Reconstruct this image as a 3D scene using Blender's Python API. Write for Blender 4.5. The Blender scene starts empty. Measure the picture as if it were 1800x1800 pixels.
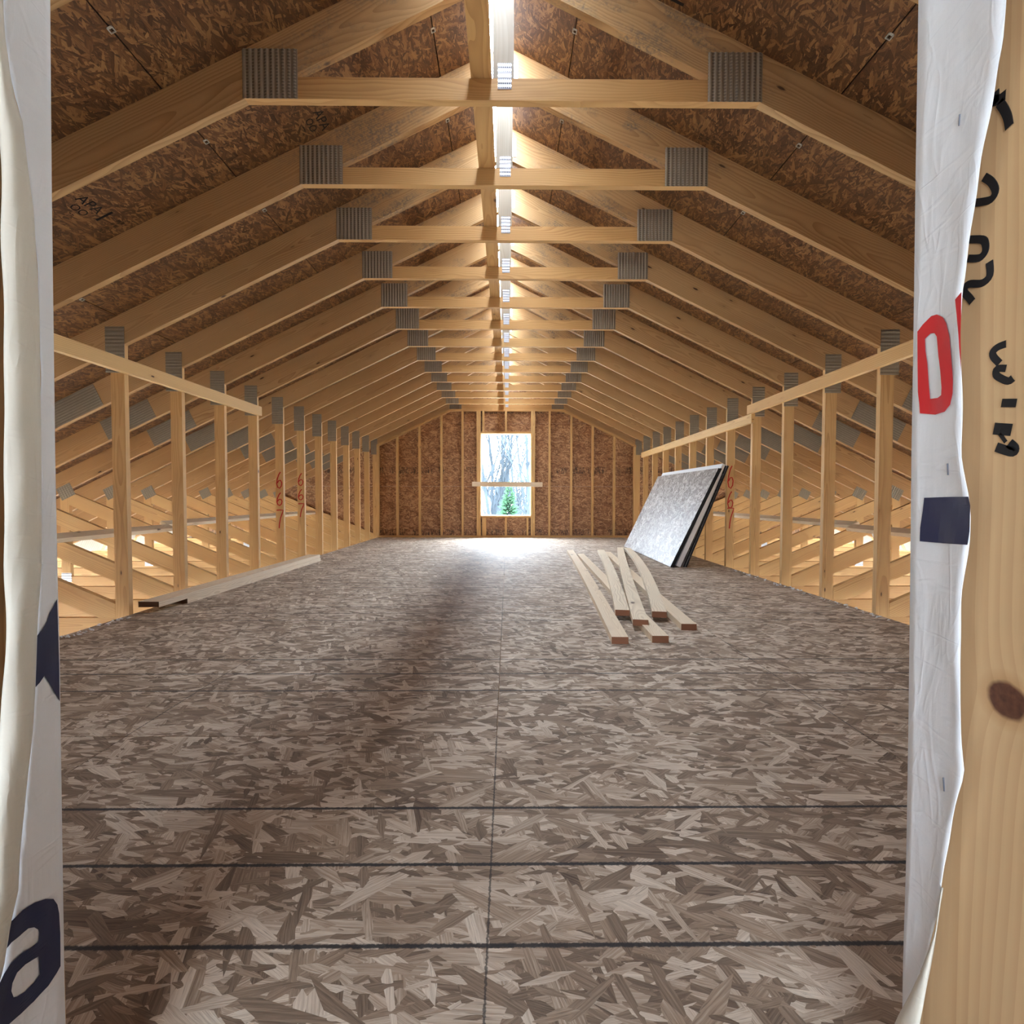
import bpy, bmesh, math, random
from mathutils import Vector, Matrix, geometry
random.seed(7)
C = bpy.context.scene.collection
sc = bpy.context.scene

# ------------------------------------------------------------------ camera
FOC, PITCH, YAW, ROLL = 925.2, .0291, .0085, .001
CAM = Vector((.035, 0, .789))
cd = bpy.data.cameras.new('camera'); cd.sensor_width = 36; cd.lens = FOC/1800*36
cd.clip_start = .05; cd.clip_end = 600
cam = bpy.data.objects.new('camera', cd); C.objects.link(cam)
cam.matrix_world = (Matrix.Translation(CAM) @ Matrix.Rotation(-YAW, 4, 'Z')
                    @ Matrix.Rotation(math.pi/2-PITCH, 4, 'X') @ Matrix.Rotation(ROLL, 4, 'Z'))
sc.camera = cam

# ------------------------------------------------------------------ world, exposure
w = bpy.data.worlds.new('overcast_sky'); sc.world = w; w.use_nodes = True
wn = w.node_tree
bg = wn.nodes['Background']
tc = wn.nodes.new('ShaderNodeTexCoord'); sx = wn.nodes.new('ShaderNodeSeparateXYZ')
rp = wn.nodes.new('ShaderNodeValToRGB')
wn.links.new(tc.outputs['Generated'], sx.inputs[0]); wn.links.new(sx.outputs['Z'], rp.inputs[0])
rp.color_ramp.elements[0].position = 0; # overcast sky: the zenith three times as bright as the horizon
rp.color_ramp.elements[0].color = (.27, .305, .34, 1)
rp.color_ramp.elements[1].position = 1; rp.color_ramp.elements[1].color = (.72, .85, 1, 1)
wn.links.new(rp.outputs[0], bg.inputs[0])
bg.inputs[1].default_value = 96.0
sc.view_settings.view_transform = 'Standard'; sc.view_settings.look = 'None'
sc.view_settings.gamma = 1; sc.view_settings.use_curve_mapping = False
sc.view_settings.exposure = 0.0
cy = sc.cycles
cy.use_denoising = True
cy.max_bounces = 11; cy.diffuse_bounces = 9; cy.glossy_bounces = 4; cy.transmission_bounces = 4
cy.sample_clamp_indirect = 12.0

def portal(loc, rot, sx_, sy_):
    l = bpy.data.lights.new('portal', 'AREA'); l.shape = 'RECTANGLE'; l.size = sx_; l.size_y = sy_
    l.cycles.is_portal = True
    o = bpy.data.objects.new('daylight_portal', l); C.objects.link(o); o.location = loc; o.rotation_euler = rot
    return o

# ------------------------------------------------------------------ measured layout (metres)
TX = .0166                   # truss centre line
D1, SP = 2.282, .6096        # first truss, spacing
def D(n): return D1+(n-1)*SP
ZK, XK, SL = 2.469, 1.092, .487   # ceiling kink height, half width, roof slope
RV = .205                    # rafter depth measured vertically
POST = 2.498                 # inner face of the knee posts from TX
WALLY = 10.15                 # far wall, near face of framing
NEARY = .6                   # far face of the framing of the near wall
def under(x): return ZK-SL*(abs(x)-XK)       # rafter underside at x from TX
EAVE = 6.72
GROUND = -2.95

portal((TX-.03, 6.02, 3.27), (0, 0, 0), .2, 8.66)                    # ridge slot
portal((0, 10.36, 1.2), (-math.pi/2, 0, 0), .96, 1.6)                 # far window
portal((-.55, -3.1, 1.32), (math.pi/2, 0, 0), 1.65, 1.2)                  # back room opening
for s in (-1, 1):
    portal((s*6.5, 3.5, -.3), (math.pi*0, s*math.pi*.75+0, 0), .7, 13)   # eave gap

# ------------------------------------------------------------------ node helpers
class NT:
    def __init__(s, name):
        s.m = bpy.data.materials.new(name); s.m.use_nodes = True; s.t = s.m.node_tree
        s.b = s.t.nodes['Principled BSDF']
    def n(s, typ, **kw):
        x = s.t.nodes.new('ShaderNode'+typ)
        for k, v in kw.items(): setattr(x, k, v)
        return x
    def set(s, sock, v):
        if hasattr(v, 'is_output') or isinstance(v, bpy.types.NodeSocket): s.t.links.new(v, sock)
        elif v is not None: sock.default_value = v
    def math(s, op, a, b=None, c=None, clamp=False):
        x = s.n('Math', operation=op, use_clamp=clamp)
        for i, v in enumerate((a, b, c)): s.set(x.inputs[i], v)
        return x.outputs[0]
    def vmath(s, op, a, b=None):
        x = s.n('VectorMath', operation=op); s.set(x.inputs[0], a); s.set(x.inputs[1], b)
        return x.outputs[0] if op not in ('LENGTH', 'DOT_PRODUCT', 'DISTANCE') else x.outputs[1]
    def mapping(s, v, loc=(0, 0, 0), rot=(0, 0, 0), scale=(1, 1, 1)):
        x = s.n('Mapping'); s.set(x.inputs[0], v); x.inputs[1].default_value = loc; x.inputs[2].default_value = rot; x.inputs[3].default_value = scale
        return x.outputs[0]
    def noise(s, v, scale=1, detail=2, rough=.5, dist=0):
        x = s.n('TexNoise'); s.set(x.inputs['Vector'], v); x.inputs['Scale'].default_value = scale
        x.inputs['Detail'].default_value = detail; x.inputs['Roughness'].default_value = rough; x.inputs['Distortion'].default_value = dist
        return x.outputs[0]
    def mixf(s, f, a, b):
        x = s.n('Mix', data_type='FLOAT'); s.set(x.inputs[0], f); s.set(x.inputs[2], a); s.set(x.inputs[3], b); return x.outputs[0]
    def mixv(s, f, a, b):
        x = s.n('Mix', data_type='VECTOR'); s.set(x.inputs[0], f); s.set(x.inputs[4], a); s.set(x.inputs[5], b); return x.outputs[1]
    def mixc(s, f, a, b, blend='MIX'):
        x = s.n('Mix', data_type='RGBA', blend_type=blend); s.set(x.inputs[0], f)
        for i, v in ((6, a), (7, b)):
            if isinstance(v, tuple) and len(v) == 3: v = v+(1,)
            s.set(x.inputs[i], v)
        return x.outputs[2]
    def ramp(s, f, stops, interp='LINEAR'):
        x = s.n('ValToRGB'); s.set(x.inputs[0], f); r = x.color_ramp; r.interpolation = interp
        while len(r.elements) < len(stops): r.elements.new(.5)
        for e, (p, c) in zip(r.elements, stops): e.position = p; e.color = tuple(c)+(1,) if len(c) == 3 else c
        return x.outputs[0]
    def mapr(s, v, a, b, c=0, d=1):
        x = s.n('MapRange'); x.clamp = True; s.set(x.inputs[0], v)
        for i, q in enumerate((a, b, c, d)): x.inputs[i+1].default_value = q
        return x.outputs[0]
    def sep(s, v):
        x = s.n('SeparateXYZ'); s.set(x.inputs[0], v); return x.outputs
    def comb(s, a, b, c):
        x = s.n('CombineXYZ')
        for i, v in enumerate((a, b, c)): s.set(x.inputs[i], v)
        return x.outputs[0]
    def bump(s, h, strength=.3, dist=.002):
        x = s.n('Bump'); x.inputs['Strength'].default_value = strength; x.inputs['Distance'].default_value = dist
        s.set(x.inputs['Height'], h); s.t.links.new(x.outputs[0], s.b.inputs['Normal'])
    def coords(s):
        return s.n('TexCoord').outputs['Object'], s.n('ObjectInfo').outputs['Random']
    def out(s, col, rough=.6, spec=.5, metal=0):
        s.set(s.b.inputs['Base Color'], col if not isinstance(col, tuple) else tuple(col)+(1,))
        s.set(s.b.inputs['Roughness'], rough); s.set(s.b.inputs['Specular IOR Level'], spec); s.set(s.b.inputs['Metallic'], metal)
        return s.m

def flat(name, col, rough=.6, spec=.4, metal=0):
    return NT(name).out(col, rough, spec, metal)

def wood(name, base=(.56, .335, .135), ring=(.32, .155, .050), knots=True, stain=False, wild=1.0, grey=0.0, bigknot=None, nk=1.0):
    N = NT(name); co, rnd = N.coords()
    off = N.vmath('SCALE', N.comb(N.math('MULTIPLY', rnd, 37.), N.math('MULTIPLY', rnd, 61.), N.math('MULTIPLY', rnd, 91.)), None)
    off.node.inputs['Scale'].default_value = 1
    p = N.vmath('ADD', co, off)
    X, Y, Z = N.sep(co)
    wob = N.noise(N.mapping(p, scale=(1.3, 5, 5)), 1, 2)
    wob2 = N.noise(N.mapping(p, scale=(3.5, 16, 16)), 1, 1)
    r2 = N.math('FRACT', N.math('MULTIPLY', rnd, 17.3))
    a = N.math('ADD', Y, N.math('SUBTRACT', N.math('MULTIPLY', r2, .10), .05))
    z0 = N.math('SUBTRACT', N.math('MULTIPLY', N.math('FRACT', N.math('MULTIPLY', rnd, 7.7)), .12), .06)
    b = N.math('ADD', Z, z0)
    if bigknot:
        dk = N.vmath('LENGTH', N.vmath('MULTIPLY', N.vmath('SUBTRACT', co, bigknot), (57., 12., 50.)))
        push = N.math('MULTIPLY', N.math('POWER', 2.718, N.math('MULTIPLY', dk, -.55)), .022)
        b = N.math('ADD', b, push)
    rr = N.math('SQRT', N.math('ADD', N.math('MULTIPLY', a, a), N.math('MULTIPLY', b, b)))
    rr = N.math('ADD', rr, N.math('MULTIPLY', N.math('SUBTRACT', wob, .5), .10*wild))
    rr = N.math('ADD', rr, N.math('MULTIPLY', N.math('SUBTRACT', wob2, .5), .012*wild))
    fr = N.math('FRACT', N.math('MULTIPLY', rr, 1/.0105))
    ringm = N.mapr(fr, .35, .98)
    fine = N.noise(N.mapping(p, scale=(6, 220, 220)), 1, 2)
    tone = N.noise(N.mapping(p, scale=(.8, 9, 9)), 1, 2)
    amt = N.math('MULTIPLY', ringm, N.mapr(tone, .3, .7, .35, .98))
    col = N.mixc(amt, base, ring)
    col = N.mixc(N.mapr(fine, .35, .75, 0, .28), col, tuple(c*.72 for c in base))
    hv = N.math('FRACT', N.math('MULTIPLY', rnd, 29.1))
    col = N.mixc(N.math('MULTIPLY', hv, .34), col, (base[0]*.84, base[1]*.66, base[2]*.52))
    col = N.mixc(N.mapr(N.noise(N.mapping(p, scale=(.5, 6, 6)), 1, 1), .5, .8, 0, .35), col, (base[0]*1.12, base[1]*1.14, base[2]*1.2))
    if knots:
        v = N.n('TexVoronoi'); N.set(v.inputs['Vector'], N.mapping(p, scale=(2.6*nk, 5*nk, 9*nk))); v.inputs['Scale'].default_value = 1
        d = v.outputs['Distance']; R = N.sep(v.outputs['Color'])[0]
        d = N.math('ADD', d, N.math('MULTIPLY', N.math('SUBTRACT', N.noise(p, 30, 1), .5), .05))
        on = N.math('GREATER_THAN', R, .45)
        core = N.math('MULTIPLY', N.mapr(d, .05, .09, 1, 0), on)
        halo = N.math('MULTIPLY', N.mapr(d, .06, .26, .4, 0), on)
        col = N.mixc(halo, col, ring)
        col = N.mixc(core, col, (.07, .03, .013))
    if bigknot:
        col = N.mixc(N.mapr(N.math('ADD', dk, N.math('MULTIPLY', wob2, .4)), .95, 1.9, .7, 0), col, (.36, .19, .075))
        core = N.mapr(N.math('ADD', dk, N.math('MULTIPLY', N.noise(p, 60, 2), .3)), 1.0, 1.25, 1, 0)
        col = N.mixc(core, col, N.mixc(N.noise(p, 140, 2), (.03, .012, .008), (.16, .06, .03)))
    if stain:
        s1 = N.noise(N.mapping(p, scale=(3, 9, 9)), 1, 4, .65)
        s2 = N.noise(p, 70, 3, .7)
        near = N.math('MULTIPLY', N.mapr(X, .45, .9), N.mapr(X, 1.45, 1.75, 1, 0))
        m = N.math('MULTIPLY', N.math('MULTIPLY', N.mapr(s1, .47, .62), N.mapr(s2, .38, .6)), near)
        col = N.mixc(N.math('MULTIPLY', m, .72), col, (.13, .115, .10))
    if grey:
        col = N.mixc(grey, col, (.5, .46, .40))
    N.bump(fine, .12, .001)
    return N.out(col, .62, .35)

def osb(name, dark, mid, light, lines=None, bands=None, sx_=9., sy_=34., rough=.5, spec=.5, angs=(4, 33, -38, 74, -12, 17), con=1.0):
    N = NT(name); co, rnd = N.coords()
    off = N.comb(N.math('MULTIPLY', rnd, 73.), N.math('MULTIPLY', rnd, 41.), 0.)
    p = N.vmath('ADD', co, off)
    wv = N.n('TexNoise'); N.set(wv.inputs['Vector'], p); wv.inputs['Scale'].default_value = 14; wv.inputs['Detail'].default_value = 2
    p = N.vmath('ADD', p, N.vmath('MULTIPLY', N.vmath('SUBTRACT', wv.outputs['Color'], (.5, .5, .5)), (.006, .006, 0)))
    cur = tone = vec = None
    ks = (.75, 1.0, 1.05, 1.25, 1.7, 2.3)
    for i, (a, k) in enumerate(zip(angs, ks)):
        q = N.mapping(N.mapping(p, rot=(0, 0, math.radians(a))), loc=(i*3.7, i*5.1, 0), scale=(sx_*k, sy_*k, 1))
        v = N.n('TexVoronoi', voronoi_dimensions='2D'); N.set(v.inputs['Vector'], q); v.inputs['Scale'].default_value = 1
        R, G, B = N.sep(v.outputs['Color'])
        R = N.math('SUBTRACT', R, N.math('MULTIPLY', v.outputs['Distance'], .18))
        if cur is None: cur, tone, vec = R, G, q
        else:
            g = N.math('GREATER_THAN', R, cur)
            cur = N.math('MAXIMUM', cur, R); tone = N.mixf(g, tone, G); vec = N.mixv(g, vec, q)
    fine = N.noise(N.mapping(vec, scale=(.8, 7, 1)), 1, 4, .65)
    big = N.noise(p, 3.5, 3)
    t = N.math('ADD', N.math('ADD', N.math('MULTIPLY', tone, .50*con), N.math('MULTIPLY', fine, .75*con)), N.math('MULTIPLY', big, .30))
    t = N.math('SUBTRACT', t, .275-.5*(1-con)*.6+.0)
    edge = N.mapr(cur, .06, .30, .6, 0)
    md = tuple((a+b)/2 for a, b in zip(dark, mid)); ml = tuple((a+b)/2 for a, b in zip(light, mid))
    col = N.ramp(t, [(.12, dark), (.36, md), (.52, mid), (.68, ml), (.88, light)])
    col = N.mixc(edge, col, tuple(c*.75 for c in dark))
    speck = N.noise(N.mapping(vec, scale=(1.6, 9, 1)), 1, 2, .7)
    col = N.mixc(N.mapr(speck, .60, .72, 0, .6), col, tuple(c*.55 for c in dark))
    X, Y, Z = N.sep(co)
    if lines:
        jit = N.math('MULTIPLY', N.math('SUBTRACT', N.noise(co, 160, 2), .5), .007)
        for (axis, pos, hw, st) in lines:
            c = X if axis == 'x' else Y
            d = N.math('ABSOLUTE', N.math('SUBTRACT', N.math('ADD', c, jit), pos))
            f = N.mapr(d, hw*.6, hw*1.15, st, 0)
            col = N.mixc(f, col, (.012, .012, .016))
    if bands:
        for (zc, hw) in bands:
            d = N.math('ABSOLUTE', N.math('SUBTRACT', Y, zc))
            inb = N.math('LESS_THAN', d, hw)
            st = N.noise(N.mapping(co, scale=(1, .12, 1)), 70, 2, .6)
            st2 = N.noise(N.mapping(co, scale=(1, 1.3, 1)), 24, 2)
            gp = N.noise(N.mapping(p, scale=(1, .02, 1)), 3, 1)
            f = N.math('MULTIPLY', N.math('MULTIPLY', inb, N.mapr(st, .47, .55)), N.math('MULTIPLY', N.mapr(gp, .40, .48), N.mapr(st2, .36, .5)))
            col = N.mixc(N.math('MULTIPLY', f, .8), col, (.018, .012, .010))
    N.bump(t, .35, .003)
    return N.out(col, rough, spec)

M = {}
M['wood'] = wood('pine_lumber')
M['rafter'] = wood('pine_rafter', base=(.475, .275, .115), ring=(.265, .13, .046), nk=1.25)
M['rafter_up'] = wood('pine_rafter_stained', base=(.495, .305, .14), ring=(.285, .15, .058), nk=1.25, stain=True)
M['spf'] = wood('spruce_stud', base=(.62, .395, .17), ring=(.41, .23, .085), wild=.6, nk=1.6)
M['board'] = wood('pale_new_board', base=(.80, .68, .50), ring=(.52, .39, .26), wild=1.3, grey=.15)
M['king'] = wood('dark_grey_post', base=(.34, .29, .22), ring=(.23, .185, .13), grey=.1)  # base colour lowered to offset the strong light from the ridge slot
M['end'] = flat('red_stained_end_grain', (.20, .085, .045), .8, .2)
M['enddark'] = flat('dark_end_grain', (.10, .05, .03), .8, .2)
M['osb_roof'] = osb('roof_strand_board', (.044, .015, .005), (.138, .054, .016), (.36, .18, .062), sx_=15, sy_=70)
M['osb_wall'] = osb('wall_strand_board', (.12, .048, .019), (.34, .165, .075), (.64, .41, .22), sx_=11, sy_=52, bands=[(.955, .062), (-.3, .062)])
M['osb_floor'] = osb('floor_strand_board', (.085, .050, .031), (.35, .255, .178), (.75, .65, .53), sx_=9, sy_=36, rough=.7, spec=.6,
                     lines=[('y', -.205, .0055, .95), ('y', 0, .0055, .95), ('y', .205, .0055, .95), ('x', 0, .0022, .75)])
M['osb_stack'] = osb('window_lit_strand_board', (.09, .072, .062), (.27, .24, .22), (.60, .57, .55), sx_=12, sy_=40, rough=.45)  # palette greyed and lightened: window light put into the colour
M['osb_plain'] = osb('plain_strand_board', (.15, .07, .03), (.36, .2, .1), (.58, .4, .24))
M['black'] = flat('black_edge_coating', (.010, .010, .011), .7, .3)
M['foam'] = flat('white_foam_board', (.72, .74, .76), .7, .3)
M['felt'] = flat('dark_roof_underlay', (.02, .02, .022), .9, .1)
M['concrete'] = flat('pale_concrete_slab', (.36, .34, .31), .85, .2)
M['ground'] = flat('pale_gravel_ground', (.40, .37, .31), .95, .1)
M['marker'] = flat('black_marker_ink', (.008, .008, .010), .5, .3)
M['redpaint'] = flat('red_paint_pen', (.42, .02, .015), .6, .3)
M['navy'] = flat('navy_print', (.012, .016, .055), .5, .35)
M['redprint'] = flat('red_print', (.52, .018, .022), .5, .35)
M['staple'] = flat('steel_staple', (.22, .25, .32), .4, .5, .6)
M['clip'] = flat('galvanised_clip', (.48, .46, .42), .45, .5, .5)
M['bark'] = flat('grey_bark', (.022, .028, .034), .95, .1)
M['needle'] = flat('green_needles', (.016, .040, .020), .9, .1)
M['siding'] = flat('white_siding', (.75, .75, .75), .8, .2)
M['slate'] = flat('dark_shingles', (.05, .05, .055), .9, .1)

def plate_mat(name, ax, base, dark, metal, rough, pitch=.0125):
    N = NT(name); co, rnd = N.coords()
    X, Y, Z = N.sep(co)
    a, b = (X, Z) if ax == 'v' else (Z, X)
    fa = N.math('FRACT', N.math('DIVIDE', a, pitch*2)); fb = N.math('FRACT', N.math('DIVIDE', b, pitch*1.05))
    m = N.math('MULTIPLY', N.math('LESS_THAN', fa, .42), N.math('LESS_THAN', fb, .62))
    col = N.mixc(N.math('MULTIPLY', m, .85), base, dark)
    col = N.mixc(N.mapr(N.noise(co, 30, 3), .35, .7, 0, .35), col, tuple(c*.7 for c in base))
    return N.out(col, rough, .5, metal)
M['plate_v'] = plate_mat('ribbed_gusset_steel', 'v', (.27, .215, .155), (.11, .085, .06), .1, .6)
M['plate_h'] = plate_mat('dull_gusset_steel', 'h', (.26, .215, .155), (.16, .13, .092), .1, .6, .01)
M['plate_b'] = plate_mat('bright_gusset_steel', 'h', (.62, .66, .74), (.07, .08, .13), .55, .35, .0085)

def wrap_mat(name, col):
    N = NT(name); co, rnd = N.coords()
    f = N.noise(co, 420, 3, .7); g = N.noise(N.mapping(co, scale=(60, 60, 9)), 1, 3, .6)
    c = N.mixc(N.mapr(f, .35, .7, 0, .10), col, tuple(x*.8 for x in col))
    c = N.mixc(N.mapr(N.noise(co, 9, 3), .45, .75, 0, .12), c, tuple(x*.82 for x in col))
    r1 = N.math('ABSOLUTE', N.math('SUBTRACT', N.noise(N.mapping(co, rot=(.9, 0, 0), scale=(8, 22, 6)), 1, 2, .5, .6), .5))
    r2 = N.math('ABSOLUTE', N.math('SUBTRACT', N.noise(N.mapping(co, rot=(-.6, 0, 0), scale=(8, 7, 26)), 1, 2, .5, .4), .52))
    cr = N.math('ADD', N.mapr(r1, 0, .05, 1, 0), N.math('MULTIPLY', N.mapr(r2, 0, .04, 1, 0), .7))
    N.bump(N.math('ADD', N.math('ADD', N.math('MULTIPLY', f, .12), N.math('MULTIPLY', g, .8)), N.math('MULTIPLY', cr, .5)), .4, .002)
    return N.out(c, .6, .35)
M['wrap'] = wrap_mat('white_house_wrap', (.72, .735, .77))
M['wrapback'] = wrap_mat('cream_house_wrap_back', (.58, .54, .46))
def baffle_mat():
    N = NT('white_vent_foam'); t = N.t
    tr = N.n('BsdfTranslucent'); tr.inputs[0].default_value = (.8, .8, .76, 1)
    N.out((.8, .8, .78), .7, .2)
    mx = N.n('MixShader'); mx.inputs[0].default_value = .5
    t.links.new(N.b.outputs[0], mx.inputs[1]); t.links.new(tr.outputs[0], mx.inputs[2])
    t.links.new(mx.outputs[0], t.nodes['Material Output'].inputs[0]); return N.m
M['baffle'] = baffle_mat()

# ------------------------------------------------------------------ object helpers
def link(o, parent=None):
    C.objects.link(o)
    if parent is not None: o.parent = parent
    return o
def tag(o, label=None, cat=None, group=None, kind=None):
    for k, v in (('label', label), ('category', cat), ('group', group), ('kind', kind)):
        if v: o[k] = v
    return o
def empty(name, loc=(0, 0, 0), rot=(0, 0, 0)):
    o = bpy.data.objects.new(name, None); o.empty_display_size = .1
    o.location = loc; o.rotation_euler = rot; return link(o)
def struct(o): o['kind'] = 'structure'; return o
def mesh_obj(name, verts, faces, mats, parent=None, fm=None, loc=None, rot=None, smooth=False):
    me = bpy.data.meshes.new(name); me.from_pydata([tuple(v) for v in verts], [], faces); me.update()
    for m in (mats if isinstance(mats, (list, tuple)) else [mats]): me.materials.append(m)
    if fm:
        for p, i in zip(me.polygons, fm): p.material_index = i
    if smooth:
        for p in me.polygons: p.use_smooth = True
    o = bpy.data.objects.new(name, me)
    if loc is not None: o.location = loc
    if rot is not None: o.rotation_euler = rot
    return link(o, parent)
BOXF = [(0, 3, 2, 1), (4, 5, 6, 7), (0, 1, 5, 4), (1, 2, 6, 5), (2, 3, 7, 6), (3, 0, 4, 7)]
def boxv(a, b):
    (x0, y0, z0), (x1, y1, z1) = a, b
    return [(x0, y0, z0), (x1, y0, z0), (x1, y1, z0), (x0, y1, z0), (x0, y0, z1), (x1, y0, z1), (x1, y1, z1), (x0, y1, z1)]
def box(name, a, b, mats, parent=None, fm=None):
    """axis-aligned box whose own origin is its centre and whose local X runs along its length"""
    c = [(p+q)/2 for p, q in zip(a, b)]; h = [(q-p)/2 for p, q in zip(a, b)]
    k = max(range(3), key=lambda i: h[i])
    R = {0: Matrix.Identity(3), 1: Matrix.Rotation(math.pi/2, 3, 'Z'), 2: Matrix.Rotation(-math.pi/2, 3, 'Y')}[k]
    l = R.inverted() @ Vector(h); l = [abs(v) for v in l]
    o = mesh_obj(name, boxv([-v for v in l], l), BOXF, mats, parent, fm)
    o.location = c; o.rotation_euler = R.to_euler(); return o
def plank(name, poly, y0, y1, axis, mat, parent=None):
    """board cut to POLY (x,z) in an upright plane, thick from y0 to y1, grain along AXIS (angle)"""
    cx = sum(p[0] for p in poly)/len(poly); cz = sum(p[1] for p in poly)/len(poly)
    ca, sa = math.cos(axis), math.sin(axis); h = (y1-y0)/2
    L = [((x-cx)*ca+(z-cz)*sa, -(x-cx)*sa+(z-cz)*ca) for x, z in poly]
    area = sum(L[i][0]*L[(i+1) % len(L)][1]-L[(i+1) % len(L)][0]*L[i][1] for i in range(len(L)))
    if area < 0: L.reverse()
    n = len(L)
    v = [(x, -h, z) for x, z in L]+[(x, h, z) for x, z in L]
    f = [tuple(range(n)), tuple(range(2*n-1, n-1, -1))]+[(i, i+n, (i+1) % n+n, (i+1) % n) for i in range(n)]
    return mesh_obj(name, v, f, mat, parent, None, (cx, (y0+y1)/2, cz), (0, -axis, 0))
def beam(name, p, q, wid, thk, mat, parent=None, up=(0, 0, 1), endmat=None):
    """straight board from P to Q; WID across, THK along up"""
    p, q = Vector(p), Vector(q); X = (q-p).normalized(); Z = Vector(up); Y = Z.cross(X).normalized(); Z = X.cross(Y)
    L = (q-p).length/2
    o = mesh_obj(name, boxv((-L, -wid/2, -thk/2), (L, wid/2, thk/2)), BOXF, [mat]+([endmat] if endmat else []), parent,
                 [0, 0, 0, 1, 0, 1] if endmat else None)
    Rm = Matrix((X, Y, Z)).transposed().to_4x4(); Rm.translation = (p+q)/2; o.matrix_basis = Rm
    return o
def ribbed(name, wx, wz, mat, ribs, vertical=True, depth=.0022, parent=None, loc=(0, 0, 0), rot=(0, 0, 0)):
    """pressed plate: a ribbed sheet with its front toward -Y"""
    n = ribs*4; v = []; a, b = (wx, wz) if vertical else (wz, wx)
    for i in range(n+1):
        t = -a/2+a*i/n; y = -.0016-(depth if i % 4 in (1, 2) else 0)
        for s in (-b/2, b/2): v.append((t, y, s) if vertical else (s, y, t))
    f = []
    for i in range(n):
        q = (2*i, 2*i+2, 2*i+3, 2*i+1); f.append(q if vertical else q[::-1])
    m = len(v)
    for s, t in ((-wx/2, -wz/2), (wx/2, -wz/2), (wx/2, wz/2), (-wx/2, wz/2)): v.append((s, 0, t))
    f.append((m, m+3, m+2, m+1))
    idx = [0, 2*n, 2*n+1, 1] if vertical else [0, 1, 2*n+1, 2*n]
    for k in range(4): f.append((m+k, m+(k+1) % 4, idx[(k+1) % 4], idx[k]))
    return mesh_obj(name, v, f, mat, parent, None, loc, rot)
def clip(poly, a, b, c):
    """part of POLY with a*x+b*z<=c"""
    out = []
    for i in range(len(poly)):
        p, q = poly[i], poly[(i+1) % len(poly)]; dp, dq = a*p[0]+b*p[1]-c, a*q[0]+b*q[1]-c
        if dp <= 0: out.append(p)
        if dp*dq < 0:
            t = dp/(dp-dq); out.append((p[0]+(q[0]-p[0])*t, p[1]+(q[1]-p[1])*t))
    return out
def ray_at(px, py, axis, val):
    """where the measured sight line through a photo pixel meets a plane of the building"""
    d = cam.matrix_world.to_3x3() @ Vector(((px-900)/FOC, (900-py)/FOC, -1))
    return CAM+d*((val-CAM[axis])/d[axis])
def copy_tree(o, parent=None):
    c = o.copy(); C.objects.link(c); c.parent = parent
    for ch in [x for x in o.children]: copy_tree(ch, c)
    return c

# ------------------------------------------------------------------ floor
FX0, FX1 = TX-POST+.001, TX+POST-.001
floor = struct(empty('floor'))
Y0 = 1.1082-1.2192*4
row = 0; yb = Y0-.6096
G = .0016
while yb < WALLY+.05:
    ya, yc = max(yb, -3.0), min(yb+1.2192, WALLY+.085)
    xs = [FX0, 0, FX1] if row % 2 else [FX0, -1.2192, 1.2192, FX1]
    for i in range(len(xs)-1):
        x0, x1 = xs[i]+G, xs[i+1]-G
        # local origin at the middle of the uncut sheet so the printed lines fall where they are printed
        cx = {(0, 1): -1.2192, (1, 1): 1.2192, (0, 0): -2.4384, (1, 0): 0, (2, 0): 2.4384}[(i, row % 2)]
        cy_ = yb+.6096
        if yc-G <= ya+G: continue
        mesh_obj('panel', boxv((x0-cx, ya+G-cy_, -.0165), (x1-cx, yc-G-cy_, 0)), BOXF, M['osb_floor'], floor, None, (cx, cy_, 0))
    yb += 1.2192; row += 1
box('backing', (FX0, -3.0, -.0185), (FX1, WALLY+.08, -.0166), M['osb_plain'], floor)  # unseen sheet added to stop light from below showing through the joints
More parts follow.
